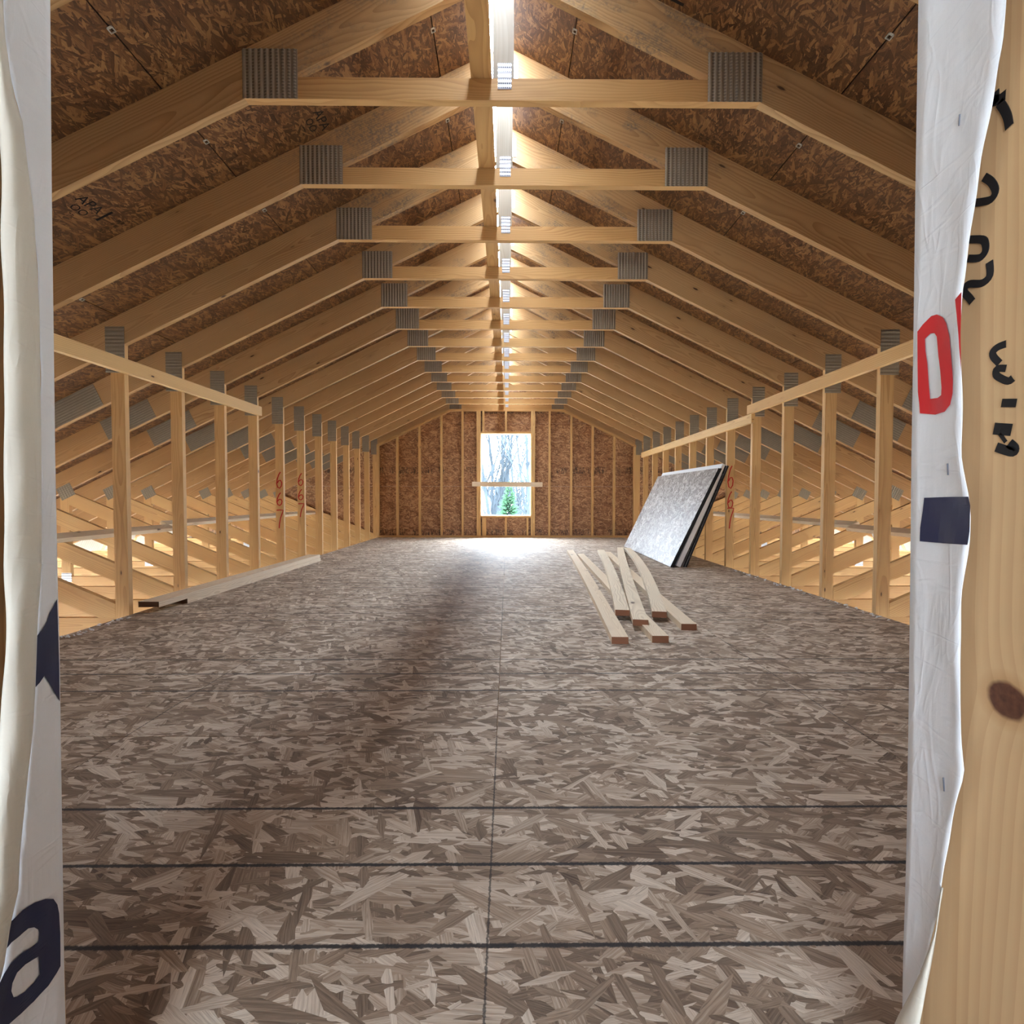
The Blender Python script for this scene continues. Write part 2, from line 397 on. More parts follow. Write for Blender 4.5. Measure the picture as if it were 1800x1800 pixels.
# ------------------------------------------------------------------ roof deck
ANG = math.atan(SL); CA = math.cos(ANG)
T = .038
XE = [None, .343, 1.44, 2.537, 3.634, 4.731, 5.828, EAVE]
def deckz(x): return under(x)+RV         # underside of sheathing
for s in (-1, 1):
    deck = struct(empty('ceiling', (TX, 0, 0)))
    rows = [(.078 if s < 0 else .036)]+XE[1:]
    for r in range(len(rows)-1):
        a, b = rows[r]+(.0025 if r else 0), rows[r+1]-.0025
        yb = D(1)+T/2-SP*9-(1.2192 if r % 2 else 0)
        while yb < 10.34:
            ya, yc = max(yb, -3.05), min(yb+2.4384, 10.34)
            if yc-ya > .02:
                L, W = (yc-ya)/2-.0015, (b-a)/2/CA
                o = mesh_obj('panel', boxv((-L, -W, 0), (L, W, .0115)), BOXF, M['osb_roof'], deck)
                # local X -> world Y, local Y -> down the slope
                X = Vector((0, 1, 0)); Yv = Vector((s*CA, 0, -math.sin(ANG))); Zv = X.cross(Yv)
                if Zv.z < 0: X = -X; Zv = X.cross(Yv)
                m = Matrix((X, Yv, Zv)).transposed().to_4x4(); m.translation = (s*(a+b)/2, (ya+yc)/2, deckz((a+b)/2)); o.matrix_basis = m
            yb += 2.4384
    # clips at the horizontal joints
    for xj in XE[1:4]:
        for n in range(0, 9):
            y = D(n)+.02+SP/2
            v = []; f = []
            for (p, q) in (((-.011, -.012, -.005), (-.0075, .012, -.0005)), ((.0075, -.012, -.005), (.011, .012, -.0005)), ((-.011, .009, -.005), (.011, .012, -.0005)), ((-.011, -.012, -.0009), (.011, -.002, -.0003))):
                k = len(v); v += boxv(p, q); f += [tuple(i+k for i in ff) for ff in BOXF]
            o = mesh_obj('clip', v, f, M['clip'], deck)
            o.location = (s*xj, y, deckz(xj)); o.rotation_euler = (0, s*ANG, 0)
    a, b = rows[0]+.012, EAVE
    mesh_obj('underlay', [(s*a, -3.05, deckz(a)+.016), (s*b, -3.05, deckz(b)+.016), (s*b, 10.36, deckz(b)+.016), (s*a, 10.36, deckz(a)+.016),
                          (s*a, -3.05, deckz(a)+.024), (s*b, -3.05, deckz(b)+.024), (s*b, 10.36, deckz(b)+.024), (s*a, 10.36, deckz(a)+.024)],
             BOXF if s > 0 else [f[::-1] for f in BOXF], M['felt'], deck)
    # unseen cover added over the near end of the slot to darken the near floor
    a = .26
    v = [(0, -3.05, deckz(0)+.030), (s*a, -3.05, deckz(a)+.030), (s*a, 1.75, deckz(a)+.030), (0, 1.75, deckz(0)+.030)]
    mesh_obj('slot_blocker', v+[(x, y, z+.008) for x, y, z in v], BOXF if s > 0 else [f[::-1] for f in BOXF], M['felt'], deck)
    # foam baffles in the eave bays
    for n in range(3, 13):
        v, f = [], []; y0, y1 = D(n)+.05, D(n)+SP-.012; k = 14
        for i in range(k*2+1):
            y = y0+(y1-y0)*i/(k*2); dx = .012 if i % 2 else 0
            for (x, z) in ((5.95, .0), (5.80, .30)): v.append((s*(x+dx), y, z)); 
        for i in range(k*2): f.append((2*i, 2*i+2, 2*i+3, 2*i+1))
        mesh_obj('vent_baffle', v, f, M['baffle'], deck)

# ------------------------------------------------------------------ trusses
T = .038
def build_truss():
    root = empty('roof_truss', (TX, 0, 0))
    ridge = under(0)
    kz = ZK
    for s in (-1, 1):
        ax = ANG if s < 0 else math.pi-ANG
        a, b, c = 0.0015, 3.35, EAVE-.02
        # upper and lower length of the top chord, butted under the splice plate
        P = [(s*a, under(a)), (s*a, under(a)+RV), (s*(b-.048), under(b-.048)+RV), (s*(b+.048), under(b+.048))]
        P = [(s*a, under(a)), (s*a, under(a)+RV), (s*b, under(b)+RV), (s*b, under(b))]
        plank('rafter', P, 0, T, ax, M['rafter_up'], root)
        plank('rafter', [(s*(b+.001), under(b)), (s*(b+.001), under(b)+RV), (s*c, under(c)+RV), (s*c, under(c))], 0, T, ax, M['rafter'], root)
    h = .0915
    xi = XK-h/SL
    plank('collar_tie', [(-XK, kz), (XK, kz), (xi, kz+h-.001), (-xi, kz+h-.001)], 0, T, 0, M['wood'], root)
    zt = lambda x: under(x)
    plank('king_post', [(-.044, kz+h), (.044, kz+h), (.044, zt(.044)-.001), (0, zt(0)-.001), (-.044, zt(.044)-.001)], 0, T, math.pi/2, M['king'], root)
    for s in (-1, 1):
        pi_, po = POST, POST+.089
        plank('knee_post', [(s*pi_, -.019), (s*po, -.019), (s*po, under(po)-.001), (s*pi_, under(pi_)-.001)], 0, T, math.pi/2, M['spf'], root)
        # outer vertical and diagonal
        vx0, vx1 = 4.39, 4.479
        zb = -.019
        plank('web_vertical', [(s*vx0, zb), (s*vx1, zb), (s*vx1, under(vx1)-.001), (s*vx0, under(vx0)-.001)], 0, T, math.pi/2, M['spf'], root)
        p0, p1 = Vector((2.64, .005)), Vector((4.36, .765)); d = (p1-p0).normalized(); nn = Vector((-d.y, d.x))*.0445
        q = [p0-nn, p1-nn, p1+nn, p0+nn]
        q = [(2.589, -.019), (2.70, -.019), (vx0-.001, .70), (vx0-.001, .835), (4.34, .815), (2.589, .075)]
        q = clip([(x, z) for x, z in q], SL, 1, under(0)-.002)
        plank('web_diagonal', [(s*x, z) for x, z in q], 0, T, s*math.atan2(d.y, d.x), M['spf'], root)
    plank('bottom_chord', [(-6.3, -.204), (6.3, -.204), (6.3, -.0195), (-6.3, -.0195)], 0, T, 0, M['wood'], root)
    for s in (-1, 1):
        ribbed('gusset_plate', .232, .204, M['plate_v'], 10, True, .003, root, (s*.985, 0, 2.571))
        ribbed('gusset_plate', .125, .30, M['plate_h'], 12, False, .0015, root, (s*2.555, 0, 1.75))
        ribbed('gusset_plate', .47, .178, M['plate_h'], 9, False, .0008, root, (s*3.35, 0, under(3.35)+RV/2), (0, s*ANG, 0))
        ribbed('gusset_plate', .15, .13, M['plate_h'], 6, True, .0012, root, (s*4.42, 0, .835), (0, s*ANG, 0))
        ribbed('gusset_plate', .10, .09, M['plate_b'], 4, False, .0012, root, (s*4.43, 0, -.03))
    ribbed('gusset_plate', .058, .108, M['plate_b'], 5, False, .0008, root, (.005, 0, 2.568))
    ribbed('gusset_plate', .15, .12, M['plate_b'], 6, False, .0008, root, (.0, 0, 3.065))
    return root
ORD = ['nearest', 'second', 'third', 'fourth', 'fifth', 'sixth', 'seventh', 'eighth', 'ninth', 'tenth', 'eleventh', 'twelfth', 'thirteenth', 'fourteenth', 'last']
def digit(path, width, x0, z0, sx, sz, y):
    """hand-painted stroke as a thin ribbon of paint on a board's near face (plane y)"""
    v, f = [], []
    pts = [Vector((x0+a*sx, z0+b*sz)) for a, b in path]
    for i, p in enumerate(pts):
        t = (pts[min(i+1, len(pts)-1)]-pts[max(i-1, 0)]).normalized(); n = Vector((-t.y, t.x))*width/2
        for q in (p+n, p-n):
            v += [(q.x, y, q.y), (q.x, y-.0008, q.y)]
    for i in range(len(pts)-1):
        k = 4*i
        f += [(k+1, k+3, k+7, k+5), (k, k+1, k+5, k+4), (k+2, k+6, k+7, k+3)]
    return v, f
SIX = [(.62, 1), (.40, .85), (.18, .55), (.10, .28), (.22, .05), (.48, -.02), (.72, .12), (.78, .32), (.62, .48), (.38, .46), (.18, .30)]
SEV = [(.05, 1), (.5, 1.02), (.92, 1.0), (.78, .75), (.55, .4), (.42, .0), (.36, -.35)]
proto = build_truss()
trusses = []
for n in range(0, 15):
    o = proto if n == 0 else copy_tree(proto)
    o.location = (TX, D(n), 0)
    lab = {0: 'pine roof truss nearest the wrapped opening, only its left rafter showing at the top corner',
           1: 'pine roof truss with the largest full collar tie and ridged plates, second from the opening',
           7: 'pine roof truss with red 667 painted on both its knee posts, eighth from the opening',
           8: 'pine roof truss with red 667 on its left knee post only, ninth from the opening',
           14: 'pine gable truss farthest from the camera, standing on the window wall',
           13: 'pine roof truss last but one, just before the window wall'}.get(
        n, 'pine roof truss with grey nail plates, %s in line from the wrapped opening' % ORD[n])
    tag(o, lab, 'truss', 'roof trusses along the attic')
    trusses.append(o)
def number(n, side, zs):
    tr = trusses[n]
    for post in [c for c in tr.children if c.name.startswith('knee_post') and c.location.x*side > 0]:
        x0 = side*(POST+.0445)-.040
        iv = (Matrix.Translation(post.location) @ post.rotation_euler.to_matrix().to_4x4()).inverted()
        for path, z, h in zs:
            v, f = digit(path, .0125, x0, z, .085, h, -.0006)
            o = mesh_obj('painted_digit', [iv @ Vector(p) for p in v], f, M['redpaint'], post)
            o['label'] = 'red hand-painted digit'
number(7, -1, [(SIX, .885, .178), (SIX, .69, .142), (SEV, .484, .150)])
number(8, -1, [(SIX, .926, .150), (SIX, .748, .130), (SEV, .577, .122)])
number(7, 1, [(SIX, .89, .25), (SIX, .665, .185), (SEV, .49, .17)])

# ------------------------------------------------------------------ far gable wall
wf = struct(empty('wall_far'))
ypan0, ypan1 = WALLY+.0965, WALLY+.108
WX0, WX1, WZ0, WZ1 = -.481, .484, .417, 2.002
def gable_panels(parent, y0, y1, hole, mat, zrows, top_off, xoff=0):
    hx0, hx1, hz0, hz1 = hole
    for r in range(len(zrows)-1):
        za, zb = zrows[r]+.001, zrows[r+1]-.001
        xc = -6.096-(1.2192 if r % 2 else 0)+xoff
        while xc < 6.4:
            xa, xb = max(xc, -6.2)+.001, min(xc+2.4384, 6.2)-.001
            xc += 2.4384
            if xb-xa < .02: continue
            cells = [(xa, xb, za, zb)]
            if xa < hx1 and xb > hx0 and za < hz1 and zb > hz0:
                cells = [(xa, min(xb, hx0), za, zb), (max(xa, hx1), xb, za, zb),
                         (max(xa, hx0), min(xb, hx1), za, min(zb, hz0)), (max(xa, hx0), min(xb, hx1), max(za, hz1), zb)]
            for (a, b, c, d) in cells:
                if b-a < .01 or d-c < .01: continue
                P = [(a, c), (b, c), (b, d), (a, d)]
                for s in (-1, 1):
                    if len(P) > 2: P = clip([(x, z) for x, z in P], s*SL, 1, ZK+SL*XK+RV-top_off+s*SL*TX)
                if len(P) < 3: continue
                # local XY = wall plane; origin at the sheet's own centre height
                czz = (zrows[r]+zrows[r+1])/2; h = (y1-y0)/2; n = len(P)
                v = [(x, z-czz, h) for x, z in P]+[(x, z-czz, -h) for x, z in P]
                f = [tuple(range(n)), tuple(range(2*n-1, n-1, -1))]+[(i, i+n, (i+1) % n+n, (i+1) % n) for i in range(n)]
                mesh_obj('panel', v, f, mat, parent, None, (0, (y0+y1)/2, czz), (math.pi/2, 0, 0))
gable_panels(wf, ypan0, ypan1, (WX0, WX1, WZ0, WZ1), M['osb_wall'], [-.21, .99, 2.21, 3.3], .0)
ya, yb = WALLY, WALLY+.089
for (a, b, c, d) in ((-6.25, WX0, -.25, 3.4), (WX1, 6.25, -.25, 3.4), (WX0, WX1, -.25, WZ0), (WX0, WX1, WZ1, 3.4)):
    P = [(a, c), (b, c), (b, d), (a, d)]
    for s in (-1, 1): P = clip(P, s*SL, 1, ZK+SL*XK+RV+s*SL*TX)
    plank('outer_wrap', P, ypan1+.001, ypan1+.004, 0, M['wrap'], wf)
LX = POST-.002
box('bottom_plate', (TX-LX, ya, .001), (TX+LX, yb, .038), M['wood'], wf)
zk = ZK-.001
def wz(x): return min(zk, under(x-TX)-.001)
plank('top_plate', [(TX-XK, zk), (TX+XK, zk), (TX+XK-.009, zk-.038), (TX-XK+.009, zk-.038)], ya, yb, 0, M['wood'], wf)
for s in (-1, 1):
    plank('top_plate', [(TX+s*(XK+.001), zk), (TX+s*LX, wz(TX+LX)), (TX+s*LX, wz(TX+LX)-.043), (TX+s*(XK-.008), zk-.038)], ya, yb, -s*ANG, M['wood'], wf)
def stud(x, z0=None, z1=None, wd=.038, nm='stud'):
    a, b = x-wd/2, x+wd/2
    z0 = .0385 if z0 is None else z0
    def top(q):
        if z1 is not None: return z1
        return wz(q)-(.0385 if abs(q-TX) < XK-.01 else .0435)
    plank(nm, [(a, z0), (b, z0), (b, top(b)), (a, top(a))], ya, yb, math.pi/2, M['spf'], wf)
for x in (-2.46, -2.09, -1.66, -1.238, -.832, -.541, .545, .844, 1.265, 1.677, 2.096, 2.49): stud(x)
for x in (-.5015, .5045): stud(x)
stud(.004, WZ1+.0385); stud(.004, None, WZ0-.0385)
stud(-.43, WZ1+.0385)
for x in (-.435, -.397, .42): stud(x, None, WZ0-.0385)
box('header_plate', (WX0, ya, WZ1), (WX1, yb, WZ1+.038), M['wood'], wf)
box('sill_plate', (WX0, ya, WZ0-.038), (WX1, yb, WZ0), M['wood'], wf)
w1 = struct(empty('window_1', ((WX0+WX1)/2, WALLY+.1, (WZ0+WZ1)/2)))
for nm, a, b in (('wrap_lining', (WX0, ya+.05, WZ0), (WX0+.012, ypan1+.02, WZ1)), ('wrap_lining', (WX1-.012, ya+.05, WZ0), (WX1, ypan1+.02, WZ1)),
                 ('wrap_lining', (WX0+.012, ya+.05, WZ1-.012), (WX1-.012, ypan1+.02, WZ1)), ('wrap_lining_bottom', (WX0+.012, ya+.05, WZ0), (WX1-.012, ypan1+.02, WZ0+.014))):
    o = box(nm, a, b, M['siding'], None); o.parent = w1; o.location = Vector(o.location)-w1.location  # white lining stands for folded house wrap; the opening has no frame
o = beam('guard_board', (-.645, WALLY-.0195, 1.030), (.706, WALLY-.0195, 1.022), .038, .089, M['board'], None)
tag(o, 'pale safety board nailed level across the far window opening', 'board')

# ------------------------------------------------------------------ near wall with the wrapped opening
wn_ = struct(empty('wall_near'))
JL, JR = -.4785, .5035
gable_panels(wn_, NEARY, NEARY+.011, (JL-.03, JR+.03, -.02, 2.08), M['osb_plain'], [-.21, .99, 2.21, 3.3], .0)
N0 = NEARY-.15
M['stud_right'] = wood('big_knotted_stud', base=(.62, .45, .26), ring=(.47, .31, .15), knots=False, wild=.55,
                       bigknot=tuple(Vector((ray_at(1771, 1232, 0, JR).z-1.02, 0, 0))+Vector((0, 0, 0))))
def upright(name, x0, x1, z1, mat):
    o = mesh_obj(name, boxv((-1.02, -(x1-x0)/2, -.075), (z1-1.02, (x1-x0)/2, .075)), BOXF, mat, wn_)
    m = Matrix(((0, 1, 0), (0, 0, 1), (1, 0, 0))).to_4x4(); m.translation = ((x0+x1)/2, NEARY-.0755, 1.02); o.matrix_basis = m
    return o
# grain runs up: local X -> Z, local Y -> X, local Z -> Y
kn = ray_at(1771, 1232, 0, JR)
M['stud_right'] = wood('knotted_jamb_stud', base=(.54, .37, .20), ring=(.33, .19, .08), knots=False, wild=.5,
                       bigknot=(kn.z-1.02, -.019, kn.y-(NEARY-.0755)))
js = upright('jamb_stud', JR, JR+.038, 2.04, M['stud_right']); js['label'] = 'stud with a big dark knot and black marker writing'
upright('jamb_stud', JL-.038, JL, 2.04, M['wood'])
upright('stud', JR+.039, JR+.077, 2.3, M['wood']); upright('stud', JL-.077, JL-.039, 2.3, M['wood'])
for x in (1.0, 1.41, 1.82, 2.22, -1.0, -1.41, -1.82, -2.22):
    upright('stud', x-.019, x+.019, 1.6, M['wood'])
box('header', (JL-.038, N0, 2.041), (JR+.038, NEARY-.001, 2.22), M['wood'], wn_)
# back wall of the near room, with its opening to daylight
wb = struct(empty('wall_back'))
gable_panels(wb, -3.02, -3.0, (-1.35, .25, .75, 1.9), M['osb_plain'], [-.21, .99, 2.21, 3.3], .0)

# ------------------------------------------------------------------ below: slab, lower walls, ground
ground = struct(mesh_obj('ground', boxv((-160, -60, GROUND-.3), (160, 240, GROUND)), BOXF, M['ground']))
slab = struct(box('floor_lower', (-6.4, -3.0, GROUND), (6.4, 10.3, GROUND+.06), M['concrete']))
LOWZ = -1.2
for s, nm in ((-1, 'wall_left'), (1, 'wall_right')):
    wl = struct(empty(nm))
    box('lower_panel', (s*6.3-.05, -3.0, GROUND+.06), (s*6.3+.05, 10.2, LOWZ), M['siding'], wl)
    box('lower_panel', (s*6.3-.05, -3.0, LOWZ+.001), (s*6.3+.05, .55, -.3), M['siding'], wl)  # unseen panel added to keep light from below out of the near room
    box('top_plate', (s*6.24-.06, -3.0, -.29), (s*6.24+.06, 10.2, -.206), M['wood'], wl)
    y = .75
    while y < 10.1:
        box('stud', (s*6.24-.045, y-.02, LOWZ), (s*6.24+.045, y+.02, -.29), M['wood'], wl); y += 2.17
for y, nm in ((-3.0, 'wall_front_lower'), (.6, 'blocker_middle_lower'), (10.31, 'wall_far_lower')):  # unseen; the middle partition is added to block light from below
    o = struct(box(nm, (-6.25, y-.04, GROUND+.06), (6.25, y+.04, -.22), M['siding']))

# ------------------------------------------------------------------ long braces and rails
zc = 2.5605
for (a, b, lab) in ((1.45, 4.12, 'long flat brace board on the collar ties, nearest length overhead'),
                    (4.13, 7.15, 'long flat brace board on the collar ties, middle length'),
                    (7.16, 10.2, 'long flat brace board on the collar ties, farthest length above the window')):
    o = beam('ridge_brace', (-.078, a, zc+.0195), (-.078, b, zc+.0195), .087, .038, M['wood']); tag(o, lab, 'board', 'brace boards along the ridge')
def slope_up(s):  # direction square to the diagonals
    a = math.atan2(.77, 1.75); return (-s*math.sin(a), 0, math.cos(a))
def lateral(s, y0, y1, x, lab, grp):
    # lies on the upper edges of the diagonals
    z = .075+(abs(x)-2.589)*(.815-.075)/(4.34-2.589)
    u = Vector(slope_up(s)); p = Vector((TX+s*x, 0, z))+u*.0205
    o = beam('lateral_brace', (p.x, y0, p.z), (p.x, y1, p.z), .089, .038, M['board'], None, tuple(u)); tag(o, lab, 'board', grp)
lateral(-1, 1.6, 5.47, 3.47, 'flat brace board on the web diagonals behind the left knee posts, nearer length', 'side brace boards')
lateral(-1, 5.48, 9.69, 3.55, 'flat brace board on the web diagonals behind the left knee posts, farther length', 'side brace boards')
lateral(1, 1.6, 5.30, 3.50, 'flat brace board on the web diagonals behind the right knee posts, nearer length', 'side brace boards')
lateral(1, 5.31, 9.4, 3.56, 'flat brace board on the web diagonals behind the right knee posts, farther length', 'side brace boards')
def rail(s, y0, y1, z0, z1, lab):
    x = TX+s*(POST-.0225)
    o = beam('rail', (x, y0, z0), (x, y1, z1),   .038, .089, M['spf']); tag(o, lab, 'board', 'rails nailed to the knee posts')
rail(-1, 1.0, 5.35, 1.625, 1.645, 'pale rail board nailed along the left knee posts below the nail plates')
rail(1, 1.0, 5.37, 1.715, 1.672, 'pale rail board across the right knee posts, nearer and higher one')
rail(1, 5.27, 9.62, 1.577, 1.548, 'pale rail board across the right knee posts, farther and lower one')

# ------------------------------------------------------------------ loose lumber on the floor
def lumber(name, p, q, wid, lab, grp, bow=0.0, sag=0.0, red=True, mat='board', tilt=0):
    """2x board from P (near) to Q, underside centre given; BOW sideways, SAG dip in the middle"""
    p, q = Vector(p), Vector(q); n = 10; v, f, fm = [], [], []
    L = (q-p).length; d = (q-p).normalized(); side = Vector((d.y, -d.x, 0)).normalized(); up = Vector((0, 0, 1))
    c0 = (p+q)/2
    R = Matrix((d, side.cross(d)*-1 if False else up.cross(d), up)).transposed()
    Ri = R.inverted()
    for i in range(n+1):
        t = i/n; k = 4*t*(1-t)
        c = p.lerp(q, t)+side*bow*k+Vector((0, 0, sag*k))
        for a, z in ((-.5, 0), (.5, 0), (.5, .038), (-.5, .038)):
            v.append(Ri @ (c+side*wid*a+up*z-c0))
    for i in range(n):
        k = 4*i
        for j in range(4): f.append((k+j, k+4+j, k+4+(j+1) % 4, k+(j+1) % 4)); fm.append(0)
    f += [(0, 1, 2, 3), (4*n+3, 4*n+2, 4*n+1, 4*n)]; fm += [1, 1]
    o = mesh_obj(name, v, f, [M[mat], M['end' if red else 'enddark']], None, fm)
    m = R.to_4x4(); m.translation = c0; o.matrix_basis = m
    tag(o, lab, 'lumber', grp)
    return o
g = 'loose boards fanned out on the floor'
lumber('lumber', (.638, 2.792, .001), (.915, 7.382, .001), .089, 'leftmost pale board of the loose fan lying flat on the floor', g, .015)
lumber('lumber', (.861, 2.813, .001), (.995, 6.917, .001), .089, 'loose board with the nearest red end, running under two others', g, .0)
lumber('lumber', (1.107, 3.079, .001), (1.393, 7.154, .001), .089, 'rightmost loose board lying flat on the floor, its end sticking out right', g, .0)
lumber('lumber', (.767, 3.329, .040), (1.334, 7.305, .002), .089, 'second loose board from the left, near end raised on another', g, .02, .016)
lumber('lumber', (.816, 3.062, .0405), (1.687, 7.671, .002), .089, 'middle loose board, crossing on top of the fan', g, -.02, .016)
lumber('lumber', (.989, 3.278, .0405), (1.769, 7.586, .002), .089, 'bowed loose board on top at the right of the fan', g, .05, .016)
g = 'boards piled along the left edge'
lumber('lumber', (-2.388, 3.872, .001), (-2.32, 6.44, .001), .14, 'lower wide board of the pair along the left floor edge', g, 0, 0, False)
lumber('lumber', (-2.39, 3.558, .0395), (-2.335, 6.46, .0395), .14, 'upper wide board of the pair along the left floor edge, dark near end', g, .0, 0, False)

# ------------------------------------------------------------------ leaning stack of sheets
def sheet(name, xb, t, ang, y0, y1, mats, lab, grp, ln=1.2192, edges=True):
    a = math.radians(ang); u = Vector((math.sin(a), 0, math.cos(a))); nrm = Vector((math.cos(a), 0, -math.sin(a)))
    o = mesh_obj(name, boxv((-(y1-y0)/2, -ln/2, -t/2), ((y1-y0)/2, ln/2, t/2)), BOXF, mats, None, [0, 0]+[1]*4 if len(mats) > 1 else None)
    c = Vector((xb, (y0+y1)/2, t*math.sin(a)+.001))+u*ln/2+nrm*t/2
    # local X along Y, local Y up the lean, local Z toward the room
    X = Vector((0, -1, 0)); m = Matrix((X, u, X.cross(u))).transposed().to_4x4(); m.translation = c
    piv = Vector((2.0, 5.9, 0)); rz = Matrix.Translation(piv) @ Matrix.Rotation(-.010, 4, 'Z') @ Matrix.Translation(-piv)
    o.matrix_basis = rz @ m
    tag(o, lab, 'sheet', grp)
    return o
g = 'sheets leaning on the right knee posts'; ob = [M['osb_stack'], M['black']]
sheet('strand_board', 1.850, .019, 25.5, 5.83, 8.268, ob, 'front sheet of strand board toned window-lit grey, leaning at the right posts, its face showing', g)
sheet('strand_board', 1.8725, .019, 25.5, 5.835, 8.27, ob, 'second strand board in the leaning stack, only its black edge showing', g)
sheet('foam_board', 1.922, .05, 24.0, 5.85, 8.2, [M['foam']], 'white foam board sandwiched in the leaning stack, pale edge showing', g, 1.245)
sheet('strand_board', 1.998, .019, 22.0, 5.85, 8.28, ob, 'third strand board, black edge just behind the white foam board', g)
sheet('strand_board', 2.0195, .019, 22.0, 5.84, 8.27, ob, 'rearmost black-edged strand board of the leaning stack against the posts', g)

# ------------------------------------------------------------------ house wrap on the jambs
def interp(pts, y):
    for (xa, ya_), (xb, yb_) in zip(pts, pts[1:]):
        if ya_ <= y <= yb_: return xa+(xb-xa)*(y-ya_)/(yb_-ya_)
    return pts[0][0] if y < pts[0][1] else pts[-1][0]
def wrap_sheet(name, xs, sgn, inner, outer, mats, parent=None, lift=None, rows=90, cols=8, wr=.0016, py0=-40, py1=1860, seed=1):
    """sheet on the jamb plane x=xs between two measured outlines, standing LIFT off the stud"""
    rnd = random.Random(seed); v, f = [], []
    ph = [rnd.uniform(0, 6) for _ in range(6)]
    for j in range(rows+1):
        py = py0+(py1-py0)*j/rows
        pa, pb = interp(inner, py), interp(outer, py)
        for i in range(cols+1):
            t = i/cols; zz = ray_at(pa, py, 0, xs).z
            p = ray_at(pa+(pb-pa)*t, py, 0, xs+sgn*(lift(t, zz) if lift else .002))
            wv = math.sin(p.z*31+p.y*55+ph[0])*math.sin(p.z*13-p.y*90+ph[1])+.7*math.sin(p.z*57+ph[2]-p.y*140)
            p.x += sgn*wr*wv*(.25+.75*t)*math.sin(min(1, t*3)*1.57)
            v.append(p)
    for j in range(rows):
        for i in range(cols):
            k = j*(cols+1)+i; q = (k, k+1, k+cols+2, k+cols+1)
            f.append(q if sgn > 0 else q[::-1])
    o = mesh_obj(name, v, f, mats, parent, None, smooth=True)
    sm = o.modifiers.new('thickness', 'SOLIDIFY'); sm.thickness = .0006; sm.offset = 1
    return o
def print_poly(name, xs, sgn, outer, holes, mat, parent, liftfn, yf):
    """flat print following the wrap: outline given in photo pixels, placed on the jamb plane"""
    loops = [outer]+holes
    def onto(x, y):
        p = ray_at(x, y, 0, xs)
        for _ in range(4): p = ray_at(x, y, 0, p.x+sgn*yf(p))
        return p
    P = [[onto(x, y) for x, y in l] for l in loops]
    flat2 = [[Vector((p.y, p.z, 0)) for p in l] for l in P]
    tris = geometry.tessellate_polygon(flat2); allp = [p for l in P for p in l]
    bm = bmesh.new(); vs = [bm.verts.new(p) for p in allp]
    for t in tris:
        try: bm.faces.new([vs[i] for i in t])
        except ValueError: pass
    for _ in range(3): bmesh.ops.subdivide_edges(bm, edges=bm.edges[:], cuts=1, use_grid_fill=True)
    bmesh.ops.triangulate(bm, faces=bm.faces[:])
    for vv in bm.verts: vv.co.x += sgn*yf(vv.co)
    bmesh.ops.recalc_face_normals(bm, faces=bm.faces[:])
    me = bpy.data.meshes.new(name); bm.to_mesh(me); bm.free(); me.materials.append(mat)
    o = bpy.data.objects.new(name, me); return link(o, parent)
farR = [(1616, -40), (1610, 330), (1607, 560), (1603, 800), (1601, 1000), (1598, 1250), (1594, 1500), (1588, 1700), (1586, 1860)]
nearR = [(1768, -40), (1767, 0), (1764, 75), (1745, 165), (1725, 280), (1705, 415), (1690, 515), (1689, 650), (1692, 800), (1705, 872), (1707, 900),
         (1702, 955), (1690, 1050), (1687, 1150), (1690, 1300), (1696, 1360), (1687, 1395), (1672, 1450), (1660, 1540), (1648, 1610), (1628, 1690), (1606, 1740), (1590, 1775), (1587, 1860)]
RXS = JR-.006
liftR = lambda t, z: .001+.011*t*t
hwR = wrap_sheet('house_wrap', RXS, -1, farR, nearR, M['wrap'], None, liftR, seed=3, wr=.0010)
tag(hwR, 'bluish white house wrap stapled to the right jamb, with red letter and navy block', 'wrap')
LXS = JL+.004
farL = [(87, -40), (90, 330), (93, 560), (96, 800), (100, 1000), (104, 1150), (106, 1300), (109, 1500), (112, 1700), (116, 1860)]
foldL = [(2, -40), (7, 58), (17, 130), (27, 187), (37, 200), (47, 288), (58, 370), (64, 467), (68, 545), (70, 650), (72, 850), (72, 1000), (67, 1067), (64, 1117), (61, 1208),
         (57, 1283), (45, 1392), (34, 1500), (31, 1567), (20, 1613), (10, 1667), (6, 1700), (-4, 1733), (-20, 1800), (-30, 1860)]
nearL = [(-30, -40), (-20, 58), (-8, 150), (1, 233), (5, 506), (7, 700), (8, 1000), (10, 1067), (7, 1167), (3, 1267), (-8, 1400), (-22, 1567), (-45, 1700), (-70, 1860)]
liftL = lambda t, z: .001+.004*t
hwL = wrap_sheet('house_wrap', LXS, 1, farL, foldL, M['wrap'], None, liftL, seed=5, wr=.0009)
tag(hwL, 'grey white house wrap folded around the left jamb, with navy letter a', 'wrap')
foldp = wrap_sheet('folded_edge', LXS+.006, 1, foldL, nearL, M['wrapback'], hwL, lambda t, z: .002+.007*math.sin(math.pi*min(1, t*.9+.08)), seed=9, wr=.001)
foldp['label'] = 'cream folded-back edge of the wrap'
curl = wrap_sheet('curled_edge', RXS-.012, -1, [(1655, 1560), (1645, 1640), (1622, 1700), (1602, 1745), (1580, 1785), (1560, 1830), (1550, 1860)],
                  [(1657, 1560), (1650, 1610), (1635, 1700), (1617, 1800), (1606, 1860)], M['wrapback'], hwR, lambda t, z: .003*math.sin(math.pi*t), rows=24, cols=4, py0=1560, seed=11, wr=.0004)
curl['label'] = 'curled cream back of the wrap'
